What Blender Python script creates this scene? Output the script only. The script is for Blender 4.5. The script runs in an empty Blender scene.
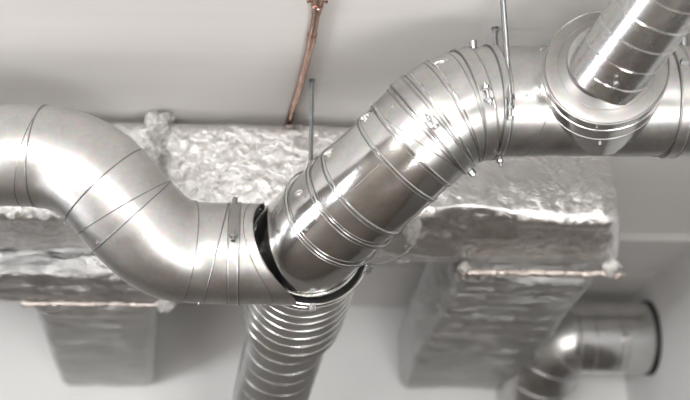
import bpy, bmesh, math, random
from mathutils import Vector, Matrix, noise
from mathutils.bvhtree import BVHTree
random.seed(4)
S = bpy.context.scene
COL = S.collection
F = 1000.0
PITCH = math.atan(0.4); YAW = math.atan(0.0418)
CAM = Vector((0, 0, 1.5)); CEIL = 3.1
FW = Vector((math.sin(YAW)*math.cos(PITCH), math.cos(YAW)*math.cos(PITCH), math.sin(PITCH)))
RT = Vector((math.cos(YAW), -math.sin(YAW), 0))
UP = RT.cross(FW)

def at(x, y, t):                      # point seen at (x, y) at depth t metres
    return CAM + t*(FW + RT*((x-345)/F) + UP*((200-y)/F))
def ray(x, y):
    return (FW + RT*((x-345)/F) + UP*((200-y)/F)).normalized()
def at_y(x, y, Y):                    # point on the vertical plane Y
    d = ray(x, y); return CAM + d*((Y-CAM.y)/d.y)
def at_z(x, y, Z):
    d = ray(x, y); return CAM + d*((Z-CAM.z)/d.z)

# ---------------------------------------------------------------- materials
def mat(name):
    m = bpy.data.materials.new(name); m.use_nodes = True
    nt = m.node_tree; b = nt.nodes['Principled BSDF']
    return m, nt, b
def steel(name, col=(.72,.72,.715), rough=.3, var=.12, wob=.15, scratch=.25, bscale=5.0):
    m, nt, b = mat(name); N = nt.nodes; L = nt.links
    b.inputs['Metallic'].default_value = 1
    tc = N.new('ShaderNodeTexCoord')
    n1 = N.new('ShaderNodeTexNoise'); n1.inputs['Scale'].default_value = 9; n1.inputs['Detail'].default_value = 8; n1.inputs['Roughness'].default_value = .7
    v = N.new('ShaderNodeTexVoronoi'); v.inputs['Scale'].default_value = 90
    L.new(tc.outputs['Object'], n1.inputs['Vector']); L.new(tc.outputs['Object'], v.inputs['Vector'])
    mr = N.new('ShaderNodeMapRange'); mr.inputs['From Min'].default_value=.3; mr.inputs['From Max'].default_value=.7
    mr.inputs['To Min'].default_value = rough-var*.5; mr.inputs['To Max'].default_value = rough+var*.6
    L.new(n1.outputs['Fac'], mr.inputs['Value']); L.new(mr.outputs['Result'], b.inputs['Roughness'])
    rp = N.new('ShaderNodeValToRGB')
    rp.color_ramp.elements[0].position = .3; rp.color_ramp.elements[1].position = .72
    rp.color_ramp.elements[0].color = (*[c*.86 for c in col],1); rp.color_ramp.elements[1].color = (*col,1)
    L.new(n1.outputs['Fac'], rp.inputs['Fac'])
    mx = N.new('ShaderNodeMix'); mx.data_type='RGBA'; mx.blend_type='MULTIPLY'; mx.inputs['Factor'].default_value=.10
    L.new(rp.outputs['Color'], mx.inputs[6]); L.new(v.outputs['Color'], mx.inputs[7])
    L.new(mx.outputs[2], b.inputs['Base Color'])
    n2 = N.new('ShaderNodeTexNoise'); n2.inputs['Scale'].default_value = bscale; n2.inputs['Detail'].default_value = 2
    L.new(tc.outputs['Object'], n2.inputs['Vector'])
    bp = N.new('ShaderNodeBump'); bp.inputs['Strength'].default_value = wob; bp.inputs['Distance'].default_value = .02
    L.new(n2.outputs['Fac'], bp.inputs['Height'])
    n3 = N.new('ShaderNodeTexNoise'); n3.inputs['Scale'].default_value = 160; n3.inputs['Detail'].default_value = 4
    L.new(tc.outputs['Object'], n3.inputs['Vector'])
    bp2 = N.new('ShaderNodeBump'); bp2.inputs['Strength'].default_value = scratch; bp2.inputs['Distance'].default_value = .0006
    L.new(n3.outputs['Fac'], bp2.inputs['Height']); L.new(bp.outputs['Normal'], bp2.inputs['Normal'])
    L.new(bp2.outputs['Normal'], b.inputs['Normal'])
    return m
def foil(name, col, rough, s1, d1, sx=1.0, calm=None):
    m, nt, b = mat(name); N = nt.nodes; L = nt.links
    b.inputs['Metallic'].default_value = 1
    b.inputs['Base Color'].default_value = (*col,1); b.inputs['Roughness'].default_value = rough
    tc = N.new('ShaderNodeTexCoord'); mp = N.new('ShaderNodeMapping'); mp.inputs['Scale'].default_value = (sx,1,1)
    L.new(tc.outputs['Object'], mp.inputs['Vector'])
    n = N.new('ShaderNodeTexNoise'); n.inputs['Scale'].default_value = s1; n.inputs['Detail'].default_value = 8; n.inputs['Roughness'].default_value = .62; n.inputs['Distortion'].default_value = .7
    L.new(mp.outputs[0], n.inputs['Vector'])
    wv = N.new('ShaderNodeTexVoronoi'); wv.feature='F1'; wv.inputs['Scale'].default_value = s1*2.2
    mxv = N.new('ShaderNodeVectorMath'); mxv.operation='ADD'
    sc = N.new('ShaderNodeVectorMath'); sc.operation='SCALE'; sc.inputs['Scale'].default_value=.08
    L.new(n.outputs['Color'], sc.inputs[0]); L.new(sc.outputs[0], mxv.inputs[0]); L.new(mp.outputs[0], mxv.inputs[1])
    L.new(mxv.outputs[0], wv.inputs['Vector'])
    ad = N.new('ShaderNodeMath'); ad.operation='ADD'
    ml = N.new('ShaderNodeMath'); ml.operation='MULTIPLY'; ml.inputs[1].default_value=.22
    L.new(wv.outputs['Distance'], ml.inputs[0]); L.new(n.outputs['Fac'], ad.inputs[0]); L.new(ml.outputs[0], ad.inputs[1])
    bp = N.new('ShaderNodeBump'); bp.inputs['Strength'].default_value = 1; bp.inputs['Distance'].default_value = d1
    L.new(ad.outputs[0], bp.inputs['Height']); L.new(bp.outputs['Normal'], b.inputs['Normal'])
    if calm:                      # the wrap is stretched smoother towards one end
        sp = N.new('ShaderNodeSeparateXYZ'); L.new(tc.outputs['Object'], sp.inputs[0])
        m2 = N.new('ShaderNodeMapRange'); m2.inputs['From Min'].default_value=calm[0]; m2.inputs['From Max'].default_value=calm[1]
        m2.inputs['To Min'].default_value=1; m2.inputs['To Max'].default_value=calm[2]
        L.new(sp.outputs[0], m2.inputs['Value']); L.new(m2.outputs['Result'], bp.inputs['Strength'])
    return m
def plain(name, col, rough=.6, metal=0, nscale=6, nvar=.04, bump=0.0, stretch=(1,1,1)):
    m, nt, b = mat(name); N = nt.nodes; L = nt.links
    b.inputs['Metallic'].default_value = metal; b.inputs['Roughness'].default_value = rough
    tc = N.new('ShaderNodeTexCoord'); mp = N.new('ShaderNodeMapping'); mp.inputs['Scale'].default_value = stretch
    n = N.new('ShaderNodeTexNoise'); n.inputs['Scale'].default_value = nscale; n.inputs['Detail'].default_value = 6
    L.new(tc.outputs['Object'], mp.inputs['Vector']); L.new(mp.outputs[0], n.inputs['Vector'])
    rp = N.new('ShaderNodeValToRGB'); rp.color_ramp.elements[0].position=.3; rp.color_ramp.elements[1].position=.7
    rp.color_ramp.elements[0].color = (*[max(0,c-nvar) for c in col],1); rp.color_ramp.elements[1].color = (*[c+nvar for c in col],1)
    L.new(n.outputs['Fac'], rp.inputs['Fac']); L.new(rp.outputs['Color'], b.inputs['Base Color'])
    if bump:
        bp = N.new('ShaderNodeBump'); bp.inputs['Strength'].default_value = bump; bp.inputs['Distance'].default_value=.003
        L.new(n.outputs['Fac'], bp.inputs['Height']); L.new(bp.outputs['Normal'], b.inputs['Normal'])
    return m
M_dull = steel('galvanized_dull', (.74,.735,.725), .36, .10, .06)
M_pol  = steel('galvanized_bright', (.76,.755,.745), .15, .10, .12, .15, 5)
M_mid  = steel('galvanized_mid', (.66,.655,.645), .33, .12, .12)
M_spir = steel('galvanized_spiral', (.62,.62,.615), .27, .1, .08)
M_low  = steel('galvanized_lower', (.72,.72,.72), .42, .1, .06)
M_rim  = steel('rim_steel', (.78,.775,.765), .2, .06, .05, .1)
M_seam = steel('seam_steel', (.42,.415,.41), .35, .06, .05, .1)
M_bolt = steel('bolt_steel', (.5,.5,.5), .36, .08, .02, .1)
M_rod  = steel('rod_steel', (.45,.46,.46), .35, .08, .02, .1)
M_foil = foil('foil_wrap', (.88,.87,.86), .27, 17, .017, 1, (.15,.5,.55))
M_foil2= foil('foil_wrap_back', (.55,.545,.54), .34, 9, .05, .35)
M_foil3= foil('foil_bunched', (.88,.87,.85), .16, 18, .05)
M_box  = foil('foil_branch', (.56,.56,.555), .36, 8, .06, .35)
M_fold = foil('foil_fold', (.66,.59,.545), .36, 18, .012)  # pinkish reflection on the foil put into its base colour
M_copper = plain('copper', (.42,.28,.225), .26, 1, 25, .06)
M_rub_gap  = plain('black_rubber_gap', (.02,.02,.02), .6)  # collar rubber, and the shade in the far duct's wall gap
M_ceil = plain('ceiling_sheet', (.66,.642,.626), .55, 0, 3, .010, .12, (.5,9,1))
M_wall = plain('wall_plaster', (.74,.74,.735), .8, 0, 3, .01)
M_floor= plain('floor_screed', (.20,.17,.148), .7, 0, 3, .02)
M_far = plain('distant_wall', (.19,.17,.155), .8, 0, 3, .01)
M_zinc = steel('zinc_cone', (.42,.41,.40), .40, .10, .05)
M_dark_card = plain('dark_reflection_card', (.15,.14,.13), .6, 0, 3, .01)  # for the added out-of-view panels that darken foil reflections
M_beam = plain('beam_paint', (.55,.54,.53), .7, 0, 3, .01)
M_tape = plain('foil_tape', (.62,.60,.58), .4, 1, 30, .05, .3)

# ---------------------------------------------------------------- object helpers
def thing(name, label, cat, loc, group=None):
    o = bpy.data.objects.new(name, None); COL.objects.link(o); o.location = loc
    o.empty_display_size = .05
    o['label'] = label; o['category'] = cat
    if group: o['group'] = group
    return o
def obj(name, vf, m, parent=None, smooth=35, label=None):
    vs, fs = vf
    if parent: off = Vector(parent['_w']) if '_w' in parent.keys() else parent.location.copy()
    else:
        off = sum(vs, Vector())/len(vs)
    me = bpy.data.meshes.new(name)
    me.from_pydata([tuple(v-off) for v in vs], [], fs)
    bm = bmesh.new(); bm.from_mesh(me)
    bmesh.ops.recalc_face_normals(bm, faces=bm.faces[:]); bm.to_mesh(me); bm.free()
    me.materials.append(m)
    if smooth:
        me.shade_smooth()
        me.set_sharp_from_angle(angle=math.radians(smooth))
    o = bpy.data.objects.new(name, me); COL.objects.link(o)
    if parent: o.parent = parent
    else: o.location = off
    if label: o['label'] = label
    WV[o.name] = (vs, fs, off)
    return o
WV = {}
def sub(name, vf, m, parent, smooth=35, label=None):   # sub-part of a part whose origin equals its thing's
    vs, fs = vf; off = WV[parent.name][2]
    me = bpy.data.meshes.new(name)
    me.from_pydata([tuple(v-off) for v in vs], [], fs)
    bm = bmesh.new(); bm.from_mesh(me); bmesh.ops.recalc_face_normals(bm, faces=bm.faces[:]); bm.to_mesh(me); bm.free()
    me.materials.append(m); me.shade_smooth(); me.set_sharp_from_angle(angle=math.radians(smooth))
    o = bpy.data.objects.new(name, me); COL.objects.link(o); o.parent = parent
    if label: o['label'] = label
    return o
def tag(o, label, cat, group=None):
    o['label'] = label; o['category'] = cat
    if group: o['group'] = group
    return o
def join(*vfs):
    V=[]; Fc=[]
    for v,f in vfs:
        n=len(V); V+=v; Fc+=[tuple(i+n for i in q) for q in f]
    return V,Fc

# ---------------------------------------------------------------- geometry helpers
def catmull(P, step=.004):
    out=[]; Q=[P[0]*2-P[1]]+P+[P[-1]*2-P[-2]]
    for i in range(1,len(Q)-2):
        p0,p1,p2,p3=Q[i-1:i+3]
        def tj(t,a,b): return t+max((b-a).length,1e-6)**.5
        t0=0;t1=tj(t0,p0,p1);t2=tj(t1,p1,p2);t3=tj(t2,p2,p3)
        n=max(2,int((p2-p1).length/step))
        for k in range(n):
            t=t1+(t2-t1)*k/n
            A1=p0*((t1-t)/(t1-t0))+p1*((t-t0)/(t1-t0)); A2=p1*((t2-t)/(t2-t1))+p2*((t-t1)/(t2-t1)); A3=p2*((t3-t)/(t3-t2))+p3*((t-t2)/(t3-t2))
            B1=A1*((t2-t)/(t2-t0))+A2*((t-t0)/(t2-t0)); B2=A2*((t3-t)/(t3-t1))+A3*((t-t1)/(t3-t1))
            out.append(B1*((t2-t)/(t2-t1))+B2*((t-t1)/(t2-t1)))
    out.append(P[-1].copy()); return out
def smoothpath(p, it=40):
    p=[q.copy() for q in p]
    for _ in range(it):
        q=[p[0]]+[(p[i-1]+p[i]*2+p[i+1])/4 for i in range(1,len(p)-1)]+[p[-1]]
        p=q
    return p
class Path:
    def __init__(s, ctrl, step=.004, smooth=60):
        s.p = smoothpath(catmull(ctrl, step), smooth)
        n=len(s.p); s.t=[(s.p[min(i+1,n-1)]-s.p[max(i-1,0)]).normalized() for i in range(n)]
        u = s.t[0].orthogonal().normalized(); s.u=[]
        for i in range(n):
            u=(u-s.t[i]*u.dot(s.t[i])).normalized(); s.u.append(u.copy())
        s.s=[0]
        for i in range(1,n): s.s.append(s.s[-1]+(s.p[i]-s.p[i-1]).length)
    def near(s, px, py):
        best=None
        for i,p in enumerate(s.p):
            d=p-CAM; t=d.dot(FW); x=345+F*d.dot(RT)/t; y=200-F*d.dot(UP)/t
            e=(x-px)**2+(y-py)**2
            if best is None or e<best[0]: best=(e,i)
        return best[1]
def tube(path, i0, i1, R, seg=72, caps=True, Rfn=None, step=1):
    idx=list(range(i0,i1,step)); 
    if idx[-1]!=i1: idx.append(i1)
    V=[];Fc=[]
    for i in idx:
        r = Rfn(path.s[i]-path.s[i0], path.s[i1]-path.s[i0]) if Rfn else R
        w=path.t[i].cross(path.u[i])
        for k in range(seg):
            a=2*math.pi*k/seg
            V.append(path.p[i]+(path.u[i]*math.cos(a)+w*math.sin(a))*r)
    m=len(idx)
    for j in range(m-1):
        for k in range(seg):
            Fc.append((j*seg+k,j*seg+(k+1)%seg,(j+1)*seg+(k+1)%seg,(j+1)*seg+k))
    if caps:
        Fc.append(tuple(range(seg))); Fc.append(tuple((m-1)*seg+k for k in reversed(range(seg))))
    return V,Fc
def frame(ax):
    ax=ax.normalized(); u=ax.orthogonal().normalized(); return ax,u,ax.cross(u)
def lathe(c, ax, prof, seg=72, close=False):     # prof: (height along axis, radius)
    ax,u,w=frame(ax); V=[];Fc=[]
    for h,r in prof:
        for k in range(seg):
            a=2*math.pi*k/seg; V.append(c+ax*h+(u*math.cos(a)+w*math.sin(a))*r)
    m=len(prof)
    for j in range(m if close else m-1):
        for k in range(seg):
            j2=(j+1)%m; Fc.append((j*seg+k,j*seg+(k+1)%seg,j2*seg+(k+1)%seg,j2*seg+k))
    if not close:
        if prof[0][1]>1e-5: Fc.append(tuple(range(seg)))
        if prof[-1][1]>1e-5: Fc.append(tuple((m-1)*seg+k for k in range(seg)))
    return V,Fc
def torus(c, ax, R, r, seg=96, ms=10, flat=1.0):
    return lathe(c, ax, [(math.cos(a)*r*flat, R+math.sin(a)*r) for a in [2*math.pi*k/ms for k in range(ms)]], seg, True)
def rod(a, b, r, seg=14, thread=0):
    ax=b-a; L=ax.length
    if not thread: return lathe(a, ax, [(0,r*.8),(r*.2,r),(L-r*.2,r),(L,r*.8)], seg)
    n=int(L/thread*2); prof=[(L*i/n, r if i%2 else r*.82) for i in range(n+1)]
    return lathe(a, ax, prof, seg)
def hexnut(c, ax, R, h):
    ax,u,w=frame(ax); V=[];Fc=[]
    prof=[(0,R*.9),(h*.12,R),(h*.88,R),(h,R*.9)]
    for z,r in prof:
        for k in range(6):
            a=math.pi/3*k; V.append(c+ax*(z-h/2)+(u*math.cos(a)+w*math.sin(a))*r)
    for j in range(3):
        for k in range(6): Fc.append((j*6+k,j*6+(k+1)%6,(j+1)*6+(k+1)%6,(j+1)*6+k))
    Fc.append((0,1,2,3,4,5)); Fc.append(tuple(18+k for k in range(6)))
    return V,Fc
def boxv(c, X, Y, Z, b=.15):   # bevelled box, half-axis vectors
    V=[];Fc=[]
    bm=bmesh.new(); bmesh.ops.create_cube(bm,size=2)
    m=min(X.length,Y.length,Z.length)*b
    for v in bm.verts: pass
    Mx=Matrix((X,Y,Z)).transposed()
    for v in bm.verts: v.co = Mx@v.co
    bmesh.ops.bevel(bm,geom=bm.edges[:],offset=m,segments=2,profile=.5,affect='EDGES')
    bm.verts.ensure_lookup_table()
    V=[c+v.co for v in bm.verts]; Fc=[tuple(v.index for v in f.verts) for f in bm.faces]; bm.free()
    return V,Fc
def bead(path, i, R, r=.0032): return torus(path.p[i], path.t[i], R, r)
def helix(path, i0, i1, R, a0, a1, r=.002, n=90):
    # seam line winding on the duct between indices
    pts=[]
    for k in range(n+1):
        f=k/n; i=int(round(i0+(i1-i0)*f)); a=a0+(a1-a0)*f
        fr=i0+(i1-i0)*f; j=min(int(fr),len(path.p)-2); g=fr-j
        P=path.p[j].lerp(path.p[j+1],g); w=path.t[j].cross(path.u[j])
        pts.append(P+(path.u[j]*math.cos(a)+w*math.sin(a))*R)
    q=Path(pts,.004,0); return tube(q,0,len(q.p)-1,r,6)
def slantring(path, i, R, shift, ph, r=.0016, n=120, turns=1.0, gap=0.0):
    # a closed seam that leans along the duct by +-shift
    pts=[]
    for k in range(n):
        a=2*math.pi*k/n
        ds=shift*math.cos(a-ph); 
        w=path.t[i].cross(path.u[i])
        pts.append(path.p[i]+path.t[i]*ds+(path.u[i]*math.cos(a)+w*math.sin(a))*R)
    V=[];Fc=[];ms=6
    for k,p in enumerate(pts):
        t=(pts[(k+1)%n]-pts[k-1]).normalized(); o=(p-path.p[i]); o=(o-t*o.dot(t)).normalized(); b=t.cross(o)
        for q in range(ms):
            a=2*math.pi*q/ms; V.append(p+(o*math.cos(a)+b*math.sin(a))*r)
    for k in range(n):
        for q in range(ms): Fc.append((k*ms+q,k*ms+(q+1)%ms,((k+1)%n)*ms+(q+1)%ms,((k+1)%n)*ms+q))
    return V,Fc
BV={}
def bvh(*objs):
    V=[];Fc=[]
    for o in objs:
        v,f,_=WV[o.name]; n=len(V); V+=v; Fc+=[tuple(i+n for i in q) for q in f]
    return BVHTree.FromPolygons(V,Fc)
def hit(tree, x, y):
    l,n,_,_=tree.ray_cast(CAM, ray(x,y))
    if l is None: return None,None
    if n.dot(ray(x,y))>0: n=-n
    return l,n
def screw(parent, tree, x, y, r=.0042):
    l,n=hit(tree,x,y)
    if l is None: print('screw miss',x,y); return
    obj('screw', join(lathe(l, n, [(0,r*1.35),(.0012,r*1.3),(.0014,r*.9)],18), hexnut(l+n*.003,n,r,.0045)), M_bolt, parent)
def blob(c, ax, L, r, amp=.35, n=22, seg=18, sc=60):
    ax,u,w=frame(ax); V=[];Fc=[]
    for i in range(n+1):
        f=i/n; h=(f-.5)*L; rr=r*max(.05,math.sin(math.pi*min(max(f,.02),.98))**.5)
        for k in range(seg):
            a=2*math.pi*k/seg; p=c+ax*h+(u*math.cos(a)+w*math.sin(a))*rr
            q=noise.noise(p*sc)+.6*abs(noise.noise(p*sc*2.3))
            V.append(c+ax*h+(u*math.cos(a)+w*math.sin(a))*rr*(1+amp*q))
    for i in range(n):
        for k in range(seg): Fc.append((i*seg+k,i*seg+(k+1)%seg,(i+1)*seg+(k+1)%seg,(i+1)*seg+k))
    Fc.append(tuple(range(seg))); Fc.append(tuple(n*seg+k for k in range(seg)))
    return V,Fc
def foilbox(x0,x1,y0,y1,z0,z1,res=.01,cr=.025,amp=.006,sc=14,ends=True,taper=None):
    """rounded box along X or Y with a crinkled surface"""
    bm=bmesh.new(); vd={}
    nx=max(1,int((x1-x0)/res)); ny=max(1,int((y1-y0)/res)); nz=max(1,int((z1-z0)/res))
    def vert(i,j,k):
        key=(i,j,k)
        if key in vd: return vd[key]
        p=Vector((x0+(x1-x0)*i/nx,y0+(y1-y0)*j/ny,z0+(z1-z0)*k/nz))
        c=Vector((min(max(p.x,x0+cr),x1-cr),min(max(p.y,y0+cr),y1-cr),min(max(p.z,z0+cr),z1-cr)))
        d=p-c
        nrm=d.normalized() if d.length>1e-6 else Vector((0,0,1))
        if d.length>1e-6: p=c+nrm*cr
        q=p*sc
        h=noise.noise(q)*.8+(.5-abs(noise.noise(q*1.9+Vector((7,3,1)))))*.9+(.35-abs(noise.noise(q*4.3)))*.45
        p=p+nrm*(amp*h)
        if taper: p=taper(p)
        vd[key]=bm.verts.new(p); return vd[key]
    for (a,b,fix) in (('i','j','k'),('i','k','j'),('j','k','i')):
        N={'i':nx,'j':ny,'k':nz}
        for side in (0,N[fix]):
            for p in range(N[a]):
                for q in range(N[b]):
                    f=[]
                    for (dp,dq) in ((0,0),(1,0),(1,1),(0,1)):
                        d={a:p+dp,b:q+dq,fix:side}; f.append(vert(d['i'],d['j'],d['k']))
                    bm.faces.new(f)
    bm.verts.index_update()
    V=[v.co.copy() for v in bm.verts]; Fc=[tuple(v.index for v in f.verts) for f in bm.faces]; bm.free()
    return V,Fc
def simplebox(x0,x1,y0,y1,z0,z1):
    V=[Vector((x,y,z)) for x in (x0,x1) for y in (y0,y1) for z in (z0,z1)]
    return V,[(0,1,3,2),(4,6,7,5),(0,4,5,1),(2,3,7,6),(0,2,6,4),(1,5,7,3)]

# ---------------------------------------------------------------- room
def struct(name, vf, m):
    o=obj(name, vf, m, None, 0); o['kind']='structure'; return o
YW=5.67
XR = at_y(617,306,YW).x
XL=-4.2; YF=-4.5
struct('ceiling', simplebox(XL,XR+.15,YF,YW+.15,CEIL,CEIL+.15), M_ceil)
struct('floor', simplebox(XL,XR+.15,YF,YW+.15,-.12,0), M_floor)
struct('wall_back', simplebox(XL,XR+.15,YW,YW+.15,0,CEIL), M_wall)
struct('wall_right', simplebox(XR,XR+.15,YF,YW,0,CEIL), M_wall)
struct('wall_left', simplebox(XL-.15,XL,YF-.15,YW+.15,-.12,CEIL+.15), M_far)
struct('dark_card_back', simplebox(XL,XR,YW-.03,YW,0,2.3), M_dark_card)  # unseen dark panel added so the foil undersides reflect something dark
struct('dark_card_right', simplebox(XR-.03,XR,YF,YW-.03,0,2.0), M_dark_card)  # same unseen addition on the right wall, for darker reflections
struct('wall_front', simplebox(XL,XR+.15,YF-.15,YF,-.12,CEIL+.15), M_far)
b0=at_z(650,234,CEIL).y; b1=at_z(640,264,CEIL).y
struct('trim_1', simplebox(XL,XR,b0,b1,CEIL-.035,CEIL), M_beam)

# ---------------------------------------------------------------- foil-wrapped rectangular ducts
XT = at_y(618,200,3.2).x
ZT = 2.70
XJ = at_y(160,150,3.2).x
def ttap(p):
    q=p.copy(); f=min(1,max(0,(p.x-.5)/.3)); q.x+=f*(p.y-3.2)*.27
    if p.x>.2: q.z-=.03*min(1,(p.x-.2)/.15)*max(0,min(1,(p.y-3.25)/.2))*(1 if p.z<2.85 else 0)
    if p.z<2.76 and p.y<3.32:
        q.z+=.045*math.exp(-((p.x-.55)/.2)**2)*(1-(p.y-3.19)/.13)*(2.76-p.z)/.06
    return q
t1 = thing('insulated_duct','long silver foil-wrapped rectangular duct hung close under the ceiling behind the round ducts','duct',(0,3.38,ZT))
wrap = obj('foil_jacket', foilbox(-2.3,XT,3.18,3.56,ZT,3.068,.0085,.045,.005,9,taper=ttap), M_foil, t1, 60)
def around(xc, wdt, th, y0,y1,z0,z1, amp, res=60):
    # bunched collar that wraps the rectangular section at x = xc
    V=[];Fc=[]; loop=[]
    pts=[Vector((0,y0,z1)),Vector((0,y0,z0)),Vector((0,y1,z0)),Vector((0,y1,z1))]
    for i in range(4):
        a,b=pts[i],pts[(i+1)%4]; n=int((b-a).length/.006)+1
        for k in range(n): loop.append(a.lerp(b,k/n))
    c=Vector((0,(y0+y1)/2,(z0+z1)/2)); m=26
    for p in loop:
        o=(p-c).normalized()
        for q in range(m):
            a=2*math.pi*q/m
            w=Vector((xc+math.cos(a)*wdt/2,p.y,p.z))+o*math.sin(a)*th
            h=noise.noise(w*28)+1.0*(.35-abs(noise.noise(w*55)))
            V.append(w+o*h*amp+Vector((1,0,0))*noise.noise(w*30+Vector((5,5,5)))*amp*1.2)
    L=len(loop)
    for i in range(L):
        for q in range(m): Fc.append((i*m+q,i*m+(q+1)%m,((i+1)%L)*m+(q+1)%m,((i+1)%L)*m+q))
    return V,Fc
obj('foil_collar', around(XJ-.012,.088,.030,3.18,3.56,ZT,3.065,.026), M_foil3, t1, 60, 'bunched foil collar over the joint')
XJ2 = at_y(414,225,3.2).x
obj('foil_collar', around(XJ2,.045,.028,3.195,3.565,ZT,3.06,.012), M_foil3, t1, 60, 'crumpled foil collar near the crossing')
p=at_y(293,170,3.19)
obj('tape_strip', foilbox(p.x-.03,p.x+.03,3.188,3.2,ZT+.02,3.06,.01,.004,.003,20), M_tape, t1, 60)
# low flap / cushion on the underside at right
xa=at_y(470,240,3.3).x
t2 = thing('insulated_duct','foil-wrapped rectangular duct at left, lying low behind the long duct','duct',(-1.4,3.78,2.62))
XB=at_y(160,300,3.8).x
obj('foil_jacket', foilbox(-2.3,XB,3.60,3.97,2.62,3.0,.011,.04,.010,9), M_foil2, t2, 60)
if 0: obj('foil_collar', around(at_y(8,285,3.8).x,.05,.018,3.6,3.97,2.62,2.99,.009), M_foil3, t2, 60)

def foldbar(x0,x1,y,z,r,amp=.5):
    n=int((x1-x0)/.006); seg=12; V=[];Fc=[]
    for i in range(n+1):
        x=x0+(x1-x0)*i/n; e=min(i,n-i)/6; rr=r*(1+1.1*math.exp(-min(i,n-i)/5.))*min(1,.3+e)
        for k in range(seg):
            a=2*math.pi*k/seg; p=Vector((x,y+math.cos(a)*rr,z+math.sin(a)*rr*1.0))
            h=noise.noise(p*40)+.5*noise.noise(p*110)
            V.append(Vector((x,y+math.cos(a)*rr*(1+amp*h),z+math.sin(a)*rr*(1+amp*h)+.004*noise.noise(Vector((x*6,y,0))))))
    for i in range(n):
        for k in range(seg): Fc.append((i*seg+k,i*seg+(k+1)%seg,(i+1)*seg+(k+1)%seg,(i+1)*seg+k))
    Fc.append(tuple(range(seg))); Fc.append(tuple(n*seg+k for k in range(seg)))
    return V,Fc
def lump(px,py,Y,r,par):
    obj('foil_lump', blob(at_y(px,py,Y),Vector((1,0,0)),r*2.6,r,.8,26,26,45), M_foil3, par, 60, 'crumpled silver end of the fold')
# left branch
lx0=at_y(30,312,3.98).x; lx1=at_y(156,312,3.98).x
LSH=(lx0-at_y(62,388,YW).x+.0)/(YW-3.96)
t3 = thing('insulated_duct','narrow foil-wrapped branch duct at lower left running back to the wall','duct',((lx0+lx1)/2,4.8,2.61))
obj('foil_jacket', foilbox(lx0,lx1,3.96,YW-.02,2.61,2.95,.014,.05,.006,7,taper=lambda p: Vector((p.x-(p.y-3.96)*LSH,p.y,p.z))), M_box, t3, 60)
obj('foil_fold', foldbar(lx0-.04,lx1+.06,3.965,2.615,.010), M_fold, t3, 60, 'creased foil fold along the front edge, tinted with a pinkish reflection')
lump(166,303,3.93,.030,t3)
# right branch
rx0=at_y(458,272,3.54).x; rx1=at_y(596,272,3.54).x
t4 = thing('insulated_duct','wide foil-wrapped branch duct at right running back to the wall','duct',((rx0+rx1)/2,4.6,2.61))
ra=at_y(399,388,YW).x; rb=at_y(515,388,YW).x
def rtap(p):
    f=(p.y-3.53)/(YW-3.53); g=(p.x-rx0)/(rx1-rx0)
    return Vector((p.x+f*((ra-rx0)*(1-g)+(rb-rx1)*g),p.y,p.z))
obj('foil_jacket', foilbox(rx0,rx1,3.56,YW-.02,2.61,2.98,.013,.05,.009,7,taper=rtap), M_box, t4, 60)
obj('foil_fold', foldbar(rx0-.01,at_y(624,268,3.5).x,3.50,2.622,.013), M_fold, t4, 60, 'creased foil fold along the front edge, tinted with a pinkish reflection')

lump(612,267,3.46,.028,t4); lump(464,268,3.48,.018,t4)
# ---------------------------------------------------------------- left run of round duct
R=.1575
def nearF(path,x,y,R):                # ring whose camera-facing point shows at (x, y)
    best=None
    for i,p in enumerate(path.p):
        d=(CAM-p); d=(d-path.t[i]*d.dot(path.t[i])).normalized(); q=p+d*R-CAM; t=q.dot(FW)
        e=(345+F*q.dot(RT)/t-x)**2+(200-F*q.dot(UP)/t-y)**2
        if best is None or e<best[0]: best=(e,i)
    return best[1]
def P(*a): return [at(*q) for q in a]
LP = Path(P((-800,150,3.08),(-160,153,3.07),(-80,154,3.07),(0,155,3.07),(30,155.5,3.06),(56,158,3.06),(79,166,3.05),(100,180,3.04),(130,214,3.05),(156,239,3.07),(176,249.5,3.09),(197,252.5,3.11),(232,253.5,3.12),(266,254,3.13),(310,256,3.15)))
iA=nearF(LP,27,155,R); iB=nearF(LP,99,179,R); iC=nearF(LP,130,217,R); iD=nearF(LP,196,251,R); iE=LP.near(300,255); iC0=0
d1=thing('round_duct','plain round steel duct leaving the photo at the left edge','duct',LP.p[LP.near(0,155)])
a1=obj('shell', tube(LP,iC0,iA,R), M_dull, d1)
obj('bead', bead(LP,iA-1,R,.0026), M_seam, d1)
obj('seam', slantring(LP,nearF(LP,19,155,R),R,.03,math.radians(60)), M_seam, d1)
e1=thing('duct_elbow','upper bend of the left S-shaped duct, curving downwards','duct elbow',LP.p[(iA+iB)//2])
a2=obj('shell', tube(LP,iA,iB,R*1.006), M_dull, e1)
obj('bead', bead(LP,iB,R*1.004,.0024), M_seam, e1)
e2=thing('round_duct','short sloping duct piece between the two bends at left','duct',LP.p[(iB+iC)//2])
a3=obj('shell', tube(LP,iB,iC,R*1.0), M_dull, e2)
obj('seam', slantring(LP,nearF(LP,123,207,R),R,.028,math.radians(40),.0018), M_seam, e2)
e3=thing('duct_elbow','lower bend of the left S-shaped duct, turning level again','duct elbow',LP.p[(iC+iD)//2])
a4=obj('shell', tube(LP,iC,iD,R*1.012), M_dull, e3)
obj('bead', bead(LP,iC+1,R*1.012,.0022), M_seam, e3)
obj('bead', bead(LP,iD,R*1.008,.0022), M_seam, e3)
e4=thing('round_duct','short level duct piece joining the left bends to the angled duct','duct',LP.p[LP.near(230,253)])
AX=(RT*-.17-UP*.44+FW*.88).normalized(); CC=at(309,248,3.17); RC=.190
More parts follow.
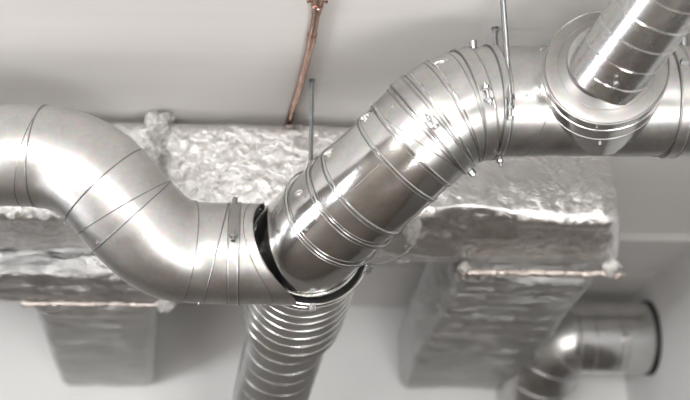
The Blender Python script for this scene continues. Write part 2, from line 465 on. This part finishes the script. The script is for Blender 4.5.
def trimmed(path,i0,c,ax,rc,R,seg=144,n=14):
    V=[];Fc=[];edge=[]
    for k in range(seg):
        a=2*math.pi*k/seg; ln=[]
        for i in range(i0,len(path.p)):
            w=path.t[i].cross(path.u[i]); q=path.p[i]+(path.u[i]*math.cos(a)+w*math.sin(a))*R
            e=q-c; e=e-ax*e.dot(ax)
            ln.append(q)
            if e.length<rc: break
        if len(ln)>1:
            e0=ln[-2]-c; e0=(e0-ax*e0.dot(ax)).length; e1=ln[-1]-c; e1=(e1-ax*e1.dot(ax)).length
            if e1<rc: ln[-1]=ln[-2].lerp(ln[-1],(e0-rc)/(e0-e1))
        m=len(ln)-1
        for j in range(n+1):
            f=j/n*m; q=int(min(f,m-1)); V.append(ln[q].lerp(ln[q+1],f-q))
        edge.append(ln[-1])
    for k in range(seg):
        for j in range(n):
            A=k*(n+1)+j; B=((k+1)%seg)*(n+1)+j; Fc.append((A,B,B+1,A+1))
    return (V,Fc),edge
vf_,edge_=trimmed(LP,iD,CC,AX,RC+.003,R)
a5=obj('shell', vf_, M_dull, e4)
def closedtube(pts,r,ms=8):
    V=[];Fc=[];n=len(pts); c=sum(pts,Vector())/n
    for k,p in enumerate(pts):
        t=(pts[(k+1)%n]-pts[k-1]).normalized(); o=(p-c); o=(o-t*o.dot(t)).normalized(); b=t.cross(o)
        for q in range(ms):
            a=2*math.pi*q/ms; V.append(p+(o*math.cos(a)+b*math.sin(a))*r)
    for k in range(n):
        for q in range(ms): Fc.append((k*ms+q,k*ms+(q+1)%ms,((k+1)%n)*ms+(q+1)%ms,((k+1)%n)*ms+q))
    return V,Fc
obj('rim', closedtube(edge_,.0022), M_mid, e4)
vf2_,edge2_=trimmed(LP,iD,CC,AX,RC+.030,R)
obj('seam', closedtube(edge2_,.0014), M_seam, e4)
obj('seam', slantring(LP,nearF(LP,213,253,R),R,.035,math.radians(60),.0022), M_seam, e4)
bt=bvh(a1,a2,a3,a4,a5)
screw(e2,bt,97,243); screw(e1,bt,139,147,.0035); screw(e4,bt,199,303,.0035); screw(e4,bt,246,240,.003)

# ---------------------------------------------------------------- right run
RP = Path(P((900,101,2.86),(800,101,2.86),(690,101,2.85),(600,101.5,2.85),(510,102,2.85),(482,103,2.84),(458,109,2.83),(437,122,2.83),(415,142,2.84),(393,163,2.86),(362,191,2.90),(340,211,2.95),(323,227,3.01),(311,240,3.09),(307,250,3.18),(304,264,3.31),(298,293,3.56),(286,340,3.88),(271,395,4.2),(262,440,4.5),(254,486,4.90)), smooth=50)
def ri(x,y): return RP.near(x,y)
def rf(x,y): return nearF(RP,x,y,R)
j0=0; j1=rf(514,112); j2=rf(479,112); j3=rf(424,130); j4=rf(405,143); j5=ri(345,207); j6=ri(311,245)
d5=thing('round_duct','long level duct at upper right that carries the branch collar','duct',RP.p[ri(600,101)])
c1=obj('shell', tube(RP,j1,j0,R) if j0>j1 else tube(RP,j0,j1,R), M_mid, d5)
obj('bead', bead(RP,j1,R,.0022), M_seam, d5)
obj('seam', slantring(RP,rf(674,101),R,.03,math.radians(200),.0018), M_seam, d5)
obj('seam', slantring(RP,ri(530,101),R,.04,math.radians(250),.0012), M_seam, d5)
d6=thing('duct_coupling','short duct coupling beside the long hanger rod','coupling',RP.p[(j1+j2)//2])
c2=obj('shell', tube(RP,j1,j2,R*1.012), M_mid, d6)
obj('bead', bead(RP,j2,R*1.01,.0024), M_seam, d6)
d7=thing('duct_elbow','segmented duct elbow turning down from the level duct at upper right','duct elbow',RP.p[(j2+j3)//2])
# gored elbow: three straight mitred gores
def gored(path, ia, ib, n, R, seg=72):
    ks=[int(ia+(ib-ia)*k/n) for k in range(n+1)]; V=[];Fc=[]
    for i in ks:
        w=path.t[i].cross(path.u[i])
        for k in range(seg):
            a=2*math.pi*k/seg; V.append(path.p[i]+(path.u[i]*math.cos(a)+w*math.sin(a))*R)
    for j in range(n):
        for k in range(seg): Fc.append((j*seg+k,j*seg+(k+1)%seg,(j+1)*seg+(k+1)%seg,(j+1)*seg+k))
    Fc.append(tuple(range(seg))); Fc.append(tuple(n*seg+k for k in range(seg)))
    return V,Fc,ks
V_,F_,ks=gored(RP,j2,j3,3,R*1.02)
c3=obj('shell', (V_,F_), M_mid, d7)
for k in ks[1:]:
    obj('bead', bead(RP,k,R*1.02,.0028), M_seam, d7); obj('bead', bead(RP,k-2,R*1.02,.0030), M_rim, d7)
d8=thing('duct_coupling','slip coupling on the angled duct under the sloping clamp','coupling',RP.p[(j3+j4)//2])
c4=obj('shell', tube(RP,j3,j4,R*1.015), M_mid, d8)
obj('seam', slantring(RP,ri(418,139),R*1.015,.035,math.radians(120),.0016), M_seam, d8)
d9=thing('round_duct','shiny angled duct crossing the middle of the photo','duct',RP.p[(j4+j5)//2])
c5=obj('shell', tube(RP,j4,j5,R*1.0), M_pol, d9)
for (x,y,rr) in ((404,144,.0045),(386,160,.0035)): obj('bead', bead(RP,rf(x,y),R*1.005,rr), M_rim, d9); obj('bead', bead(RP,rf(x,y)+2,R*1.003,.0024), M_seam, d9)
ia,ib=ri(394,161),ri(369,185)
# lengthwise lock seam on the front of the shell
def lineseam(path,ia,ib,px,py,R,r=.0013):
    i=(ia+ib)//2; d=(CAM-path.p[i]).normalized()
    # angle whose image is nearest px,py
    w=path.t[i].cross(path.u[i]); best=None
    for k in range(360):
        a=math.radians(k); q=path.p[i]+(path.u[i]*math.cos(a)+w*math.sin(a))*R
        if (q-path.p[i]).dot(d)<0: continue
        e=q-CAM; t=e.dot(FW); x=345+F*e.dot(RT)/t; y=200-F*e.dot(UP)/t
        s=(x-px)**2+(y-py)**2
        if best is None or s<best[0]: best=(s,a)
    return helix(path,ia,ib,R,best[1],best[1],r,30)
obj('seam', lineseam(RP,ia,ib,367,176,R), M_seam, d9)
d10=thing('duct_elbow','ribbed lower bend where the angled duct turns away into the junction collar','duct elbow',RP.p[(j5+j6)//2])
c6=obj('shell', tube(RP,j5,j6,0,Rfn=lambda a,b: R*(1.0+.06*min(1,a/b*1.5))), M_pol, d10)
for (x,y,rr,k) in ((343,197,.0035,1.008),(321,207,.0028,1.04),(300,233,.0025,1.063)): obj('bead', bead(RP,rf(x,y),R*k,rr), M_rim, d10); obj('bead', bead(RP,rf(x,y)+2,R*k,.0022), M_seam, d10)
obj('rim', bead(RP,j6,R*1.062,.005), M_rim, d10)
# junction collar
jc=ri(314,243)
AX=(RT*-.17-UP*.44+FW*.88).normalized()
CC=at(309,248,3.17)
d11=thing('junction_collar','wide round collar where the left, angled and lower ducts meet','duct collar',CC)
RC=.190
c7=obj('shell', lathe(CC, AX, [(.035,R*.9),(.035,RC-.006),(0,RC-.005),(.002,RC-.001),(.004,RC),(.05,RC),(.054,RC-.004),(.054,R*.8)],96), M_pol, d11)
obj('rim', torus(CC, AX, RC, .005), M_rim, d11)
obj('rim', torus(CC+AX*.03, AX, RC, .0035), M_rim, d11)
obj('gasket_gap', lathe(CC+AX*.028, AX, [(0,R+.003),(0,RC-.008),(.004,RC-.008),(.004,R+.003)],96,True), M_rub_gap, d11, label='black gasket inside the collar')
def boltpair(par, c, dirv, out, s=1.0):
    """two ears with a bolt through them; dirv = bolt axis, out = away from the duct"""
    side=dirv.cross(out).normalized()
    obj('ear', boxv(c+out*.010*s-dirv*.007*s, dirv*.0015*s, out*.012*s, side*.010*s), M_bolt, par)
    obj('ear', boxv(c+out*.010*s+dirv*.007*s, dirv*.0015*s, out*.012*s, side*.010*s), M_bolt, par)
    obj('bolt', join(rod(c+out*.012*s-dirv*.024*s, c+out*.012*s+dirv*.022*s, .0032*s), hexnut(c+out*.012*s-dirv*.012*s,dirv,.0068*s,.006*s), hexnut(c+out*.012*s+dirv*.012*s,dirv,.0068*s,.006*s)), M_bolt, par)
_,u_,w_=frame(AX)
def ringpt(c,ax,R,px,py,side=True):
    ax,u,w=frame(ax); best=None
    for k in range(720):
        a=math.pi*2*k/720; o=u*math.cos(a)+w*math.sin(a); q=c+o*R; e=q-CAM
        if o.dot(e)>.02 and side: continue
        t=e.dot(FW)
        x=345+F*e.dot(RT)/t; y=200-F*e.dot(UP)/t; s=(x-px)**2+(y-py)**2
        if best is None or s<best[0]: best=(s,q,o)
    return best[1],best[2]
for (x,y) in ((252,206),(366,268),(312,306)):
    q,o=ringpt(CC,AX,RC,x,y,False); tg=AX.cross(o).normalized()
    boltpair(d11,q,tg if y!=306 else AX,o,.95)
# lower spiral duct
d12=thing('spiral_duct','blurred spiral duct running down and back from the junction collar','duct',RP.p[ri(280,365)])
k0=ri(308,254); k1=ri(292,316); k2=len(RP.p)-1
c8=obj('shell', tube(RP,k0,k2,R*.99), M_low, d12)
sl=obj('sleeve', tube(RP,k0,k1,R*1.17), M_mid, d12, label='wider ribbed sleeve')
n=0
i=k0+4
while i<k1:
    sub('bead', bead(RP,i,R*1.17,.0026), M_rim, sl); i+=21
tot=RP.s[k2]-RP.s[k1]; a=0
obj('spiral_seam', helix(RP,k1,k2,R*.99,0,tot/.09*2*math.pi,.0014,900), M_mid, d12)
bt2=bvh(c1,c2,c3,c4,c5,c6,c8)
screw(d9,bt2,393,106); screw(d8,bt2,422,86); screw(d10,bt2,307,230,.0035); screw(d10,bt2,326,219,.0035)
screw(d5,bt2,527,95); screw(d5,bt2,541,50,.0035); screw(d12,bt2,232,365,.005) if False else None
for (x,y,L_,par) in ((367,116,.06,d9),(330,152,.05,d9),(441,62,.07,d7),(300,192,.045,d10)):
    l=None
    for k in range(14):
        l,nn=hit(bt2,x+k,y+k)
        if l is not None: break
    if l is not None: obj('sealant', blob(l, RT*.8+UP*.35, L_*.75, .0065, .6), M_foil3, par, 60, 'crumpled smear of silver sealant')

# ---------------------------------------------------------------- branch on the level duct
A_=at(597,103,2.85); B_=at(606,67,2.60); ax=(B_-A_).normalized(); H=(B_-A_).length
RB=.158
d13=thing('duct_reducer','big round branch collar narrowing to the spiral duct at upper right','reducer',A_)
c9=obj('collar', lathe(A_, ax, [(0,RB),(H-.03,RB),(H-.004,RB),(H,RB-.003)],96), M_pol, d13)
c10=obj('cone', lathe(B_, ax, [(-.004,RB-.002),(.003,RB-.003),(.005,RB-.010),(.016,RB*.78),(.030,.102),(.045,.1005)],96), M_zinc, d13)
obj('rim', torus(B_, ax, RB, .0035), M_seam, d13)
obj('bead', torus(A_+ax*(H-.05), ax, RB, .0026), M_rim, d13)
obj('bead', torus(A_+ax*(H-.12), ax, RB, .002), M_seam, d13)
obj('saddle', torus(B_+ax*.0155, ax, RB*.785, .0012), M_seam, d13)
sd=(RT*.37+UP*.64-FW*.67).normalized()
s0=at(613,64,2.56)
pts=[s0-sd*.05, s0, s0+sd*.15, s0+sd*.30, s0+sd*.42, s0+sd*.50+Vector((.02,-.04,-.01)), s0+sd*.5+Vector((.05,-.5,-.01))]
SP=Path(pts,.004,60)
d14=thing('spiral_duct','narrow spiral duct rising from the reducer out of the top of the photo','duct',s0)
R2=.0995
c11=obj('shell', tube(SP,0,len(SP.p)-1,R2), M_spir, d14)
def spacing_rings():
    i=SP.near(613,66); out=[]
    s=SP.s[i]+.0
    while s<SP.s[-1]:
        j=min(range(len(SP.s)),key=lambda q:abs(SP.s[q]-s)); out.append(j); s+=.062
    return out
# the lock seam: a true helix
pitch=.062; turns=(SP.s[-1]-SP.s[10])/pitch
obj('spiral_seam', helix(SP,10,len(SP.p)-1,R2,0,turns*2*math.pi,.0022,900), M_rim, d14)
bt3=bvh(c9,c10,c11,c1)
screw(d14,bt3,616,84,.007); screw(d14,bt3,616,77,.004); screw(d13,bt3,600,143); screw(d13,bt3,597,126,.003)

# ---------------------------------------------------------------- clamps and hangers
def clamp(name,label,path,i,R,wd,tilt=None,extra=0,group=None,m=M_mid):
    t=thing(name,label,'pipe clamp',path.p[i],group)
    ax=path.t[i] if tilt is None else (path.t[i]+tilt).normalized()
    h=wd/2
    prof=[(-h,R),(-h,R+.004),(-h+.002,R+.0055),(-h+.004,R+.003),(h-.004,R+.003),(h-.002,R+.0055),(h,R+.004),(h,R)]
    obj('band', lathe(path.p[i],ax,prof,96,True), m, t)
    for k in (-1,1): obj('band_edge', torus(path.p[i]+ax*(k*(h+.001)),ax,R+.003,.0018,96,6), M_seam, t)
    return t,ax
def facing(path,i,ax,R,x,y): return ringpt(path.p[i],ax,R,x,y)
RM=R*1.015
# clamp at left bend
i=nearF(LP,233,253,R)
t,ax_=clamp('pipe_clamp','clamp with a long flat bracket around the level duct piece at left',LP,i,R,.032,m=M_dull)
q,o=facing(LP,i,ax_,R+.006,232,221); tg=ax_.cross(o).normalized()
if tg.dot(UP)<0: tg=-tg
q2=at(232,196,2.98)
obj('bracket', boxv(q+o*.007, ax_*.0145, tg*.060, o*.004), M_zinc, t, label='flat dull grey bracket')
obj('stub', rod(q+tg*.045+o*.002, q+tg*.092-o*.004, .0085), M_bolt, t)
obj('bolt', join(rod(q-tg*.08+o*.012,q-tg*.045+o*.012,.004), hexnut(q-tg*.064+o*.012,tg,.011,.009), hexnut(q-tg*.078+o*.010,tg,.008,.006)), M_bolt, t)
# clamp near hanger, wide
i=rf(488,100)
t,ax_=clamp('pipe_clamp','wide clamp on the coupling just left of the long hanger rod',RP,i,RM,.036)
q,o=facing(RP,i,ax_,RM+.004,487,95); tg=ax_.cross(o).normalized()
if tg.dot(UP)<0: tg=-tg
obj('ear', boxv(q+o*.008+tg*.013, ax_*.012,tg*.002,o*.011), M_bolt, t)
obj('ear', boxv(q+o*.008-tg*.013, ax_*.012,tg*.002,o*.011), M_bolt, t)
obj('bolt', join(rod(q-tg*.03+o*.011,q+tg*.034+o*.011,.0038), hexnut(q+tg*.020+o*.011,tg,.0095,.009), hexnut(q-tg*.019+o*.011,tg,.0095,.007)), M_bolt, t)
obj('stub', rod(at(474,56,2.80), at(473,40,2.80), .0105), M_bolt, t)
# strap clamp with rod
i=rf(507,108)
t,ax_=clamp('pipe_clamp','narrow strap clamp on the long hanger rod',RP,i,RM,.018)
q,o=facing(RP,i,ax_,RM+.004,508,108); tg=ax_.cross(o).normalized()
if tg.dot(UP)<0: tg=-tg
obj('bolt', join(rod(q-tg*.02+o*.012,q+tg*.02+o*.012,.0045), hexnut(q+tg*.004+o*.012,tg,.0105,.009), hexnut(q-tg*.026+o*.012,tg,.0095,.012)), M_bolt, t)
q3,o3=facing(RP,i,ax_,RM+.004,504,160)
obj('nut', join(hexnut(q3+o3*.012,o3,.0095,.012),rod(q3,q3+o3*.03,.0045)), M_bolt, t)
rp=q+o*.012
top=rp.copy(); 
rodtop=Vector((rp.x,rp.y,CEIL))
r1=obj('threaded_rod', join(rod(rp+tg*.012,rodtop,.0082,12,.0028), hexnut(rp+Vector((0,0,.034)),Vector((0,0,1)),.0145,.013)), M_rod)
tag(r1,'long threaded hanger rod dropping from the top of the photo to the strap clamp','hanger rod')
# sloping clamp on angled duct
i=rf(434,124)
t,ax_=clamp('pipe_clamp','sloping clamp around the elbow where the duct turns down',RP,i,RM+.002,.034,tilt=RT*.0)
q,o=facing(RP,i,ax_,RM+.006,434,121); tg=ax_.cross(o).normalized()
if tg.dot(UP)<0: tg=-tg
obj('ear', boxv(q+o*.006+tg*.010, ax_*.013,tg*.0018,o*.009), M_bolt, t)
obj('ear', boxv(q+o*.006-tg*.010, ax_*.013,tg*.0018,o*.009), M_bolt, t)
obj('bolt', join(rod(q-tg*.02+o*.009,q+tg*.03+o*.009,.0036), hexnut(q+tg*.017+o*.009,tg,.008,.007), hexnut(q-tg*.016+o*.009,tg,.009,.007)), M_bolt, t)
q3,o3=facing(RP,i,ax_,RM+.004,466,184)
obj('nut', join(hexnut(q3+o3*.010,o3,.0105,.016),rod(q3,q3+o3*.024,.0045)), M_bolt, t)
# clamp at right edge
i=rf(688,101)
t,ax_=clamp('pipe_clamp','clamp on the level duct at the right edge of the photo',RP,i,R+.001,.030)
obj('stub', rod(at(683,48,2.85), at(682,30,2.85), .013), M_bolt, t)
q,o=facing(RP,i,ax_,R+.004,684,64)
tg=ax_.cross(o).normalized()
obj('ear', boxv(q+o*.008, ax_*.012,tg*.006,o*.010), M_bolt, t)
# small ceiling rods
def crod(x,y,yb,label,r=.0070,head=True,tdepth=None):
    tp=at_z(x,y,CEIL); d=ray(x,yb); tt=(math.hypot(tp.x,tp.y))/math.hypot(d.x,d.y)
    bz=(CAM+d*tt).z
    t=thing('hanger_rod',label,'hanger rod',Vector((tp.x,tp.y,bz)))
    obj('rod', rod(Vector((tp.x,tp.y,bz)),Vector((tp.x,tp.y,CEIL)),r,12,.0028), M_rod, t)
    obj('ceiling_anchor', join(lathe(Vector((tp.x,tp.y,CEIL)),Vector((0,0,-1)),[(0,.012),(.004,.012),(.005,.008)],16), hexnut(Vector((tp.x,tp.y,CEIL-.011)),Vector((0,0,1)),.010,.008)), M_bolt, t)
    return t
crod(312,80,160,'thin grey rod hanging from the ceiling in front of the foil duct')
crod(495,28,50,'short hanger rod standing up behind the wide clamp',.0070)

# ---------------------------------------------------------------- copper pipe on the ceiling
rc=.0125
zc=CEIL-rc-.004
cp=[at_z(321,-30,zc),at_z(318,0,zc),at_z(312,36,zc),at_z(302,78,zc),at_z(291,114,zc)]
cp.append(cp[-1]+(cp[-1]-cp[-2]).normalized()*.10)
CPp=Path(cp,.006,6)
t=thing('copper_pipe','slim copper pipe running along the ceiling towards the foil duct','pipe',cp[3])
obj('tube', tube(CPp,0,len(CPp.p)-1,rc,20), M_copper, t)
for (x,y) in ((316.5,8),(312,38)):
    i=CPp.near(x,y)
    obj('joint_sleeve', tube(CPp,max(0,i-4),i+4,rc*1.22,20), M_copper, t)
i=CPp.near(317,5)
obj('pipe_clip', join(torus(CPp.p[i],CPp.t[i],rc*1.25,.003,24,8,2.2), boxv(CPp.p[i]+Vector((0,0,rc+.002)),Vector((.03,0,0)),Vector((0,.007,0)),Vector((0,0,.0025)))), M_copper, t)
i=CPp.near(294,105)

# ---------------------------------------------------------------- far round duct into the right wall
Yc=at_y(617,306,YW)
pr=at(654,337,5.3); sc=(XR-CAM.x)/(pr.x-CAM.x); 
# centre on right wall
d=ray(649,338); tw=(XR-CAM.x)/d.x; W=CAM+d*tw
rr=.192
t=thing('round_duct','short shiny duct at lower right passing into the side wall with a dark gap around it','duct',W)
c1p=W.copy()
fp=[c1p+Vector((.02,0,0)), c1p+Vector((-.15,0,0)), c1p+Vector((-.42,0,0))]
fp[2]+=Vector((-.03,0,0)); FP=Path(fp,.006,0)
obj('shell', tube(FP,0,len(FP.p)-1,rr), M_pol, t)
obj('gasket_gap', lathe(W+Vector((-.03,0,0)),Vector((1,0,0)),[(0,rr),(0,rr+.006),(.028,rr+.008),(.028,rr)],72,True), M_rub_gap, t, label='black ring standing in for the shaded gap at the wall')  # black ring painted in for the shaded gap where duct meets wall
for dx,r_ in ((-.20,.006),(-.165,.003),(-.335,.005),(-.418,.008)):
    obj('bead', torus(W+Vector((dx,0,0)),Vector((1,0,0)),rr,r_), M_rim, t)
obj('screw', hexnut(W+Vector((-.19,-rr*.985,-.03)),Vector((0,1,0)),.012,.02), M_seam, t)
t=thing('duct_elbow','blurred duct elbow half hidden behind the wide foil branch at lower right','duct elbow',c1p+Vector((-.42,0,0)))
ep=[c1p+Vector((-.36,0,0)), c1p+Vector((-.42,0,0)), c1p+Vector((-.47,.01,-.02)), c1p+Vector((-.53,.07,-.07)), c1p+Vector((-.555,.17,-.15)), Vector((c1p.x-.565,YW-.08,c1p.z-.24))]
EP=Path(ep,.008,20); n=len(EP.p)-1
obj('shell', tube(EP,0,n,rr*.985), M_mid, t)
for f in (.25,.42,.6): obj('bead', bead(EP,int(n*f),rr*.99,.006), M_mid, t)

# small cable
cb=[at(366,263,3.1),at(378,264,3.12),at(395,259,3.14),at(409,251,3.16)]
CB=Path(cb,.004,4)
tag(obj('cable', tube(CB,0,len(CB.p)-1,.0028,8), M_seam),'thin dark cable curving from the junction collar to the crumpled foil','cable')

# ---------------------------------------------------------------- light
w=bpy.data.worlds.new('World'); S.world=w; w.use_nodes=True
nt=w.node_tree; bg=nt.nodes['Background']
bg.inputs['Color'].default_value=(.95,.97,1,1); bg.inputs['Strength'].default_value=.55
def area(name,loc,target,sx,sy,e,col=(1,1,1)):
    l=bpy.data.lights.new(name,'AREA'); l.shape='RECTANGLE'; l.size=sx; l.size_y=sy; l.energy=e; l.color=col
    o=bpy.data.objects.new(name,l); COL.objects.link(o); o.location=loc
    o.rotation_euler=(Vector(target)-Vector(loc)).to_track_quat('-Z','Y').to_euler(); return o
for k,x in enumerate((-3.3,-1.5,1.7)):
    area('window_light',(x,YF+.03,1.45),(x*.4,3,2.3),1.35,2.2,200,(1,.985,.965))
for y in (.2,2.4):
    area('side_light',(XL+.03,y,1.5),(0,y+.5,2.3),1.1,1.7,95,(.97,.985,1))
area('low_area_light',(1.2,.6,.35),(.6,3.2,3.1),1.4,.8,40,(1,.99,.97))  # area light just above the floor, aimed upwards

# ---------------------------------------------------------------- camera
c=bpy.data.cameras.new('Camera'); co=bpy.data.objects.new('Camera',c); COL.objects.link(co)
c.sensor_width=36; c.lens=36*F/690; c.clip_start=.05
co.matrix_world=Matrix.Translation(CAM)@Matrix((RT,UP,-FW)).transposed().to_4x4()
c.dof.use_dof=True; c.dof.focus_distance=2.85; c.dof.aperture_fstop=1.5
S.camera=co
S.view_settings.view_transform='Standard'; S.view_settings.look='None'; S.view_settings.gamma=1
S.view_settings.use_curve_mapping=False; S.view_settings.exposure=0.36
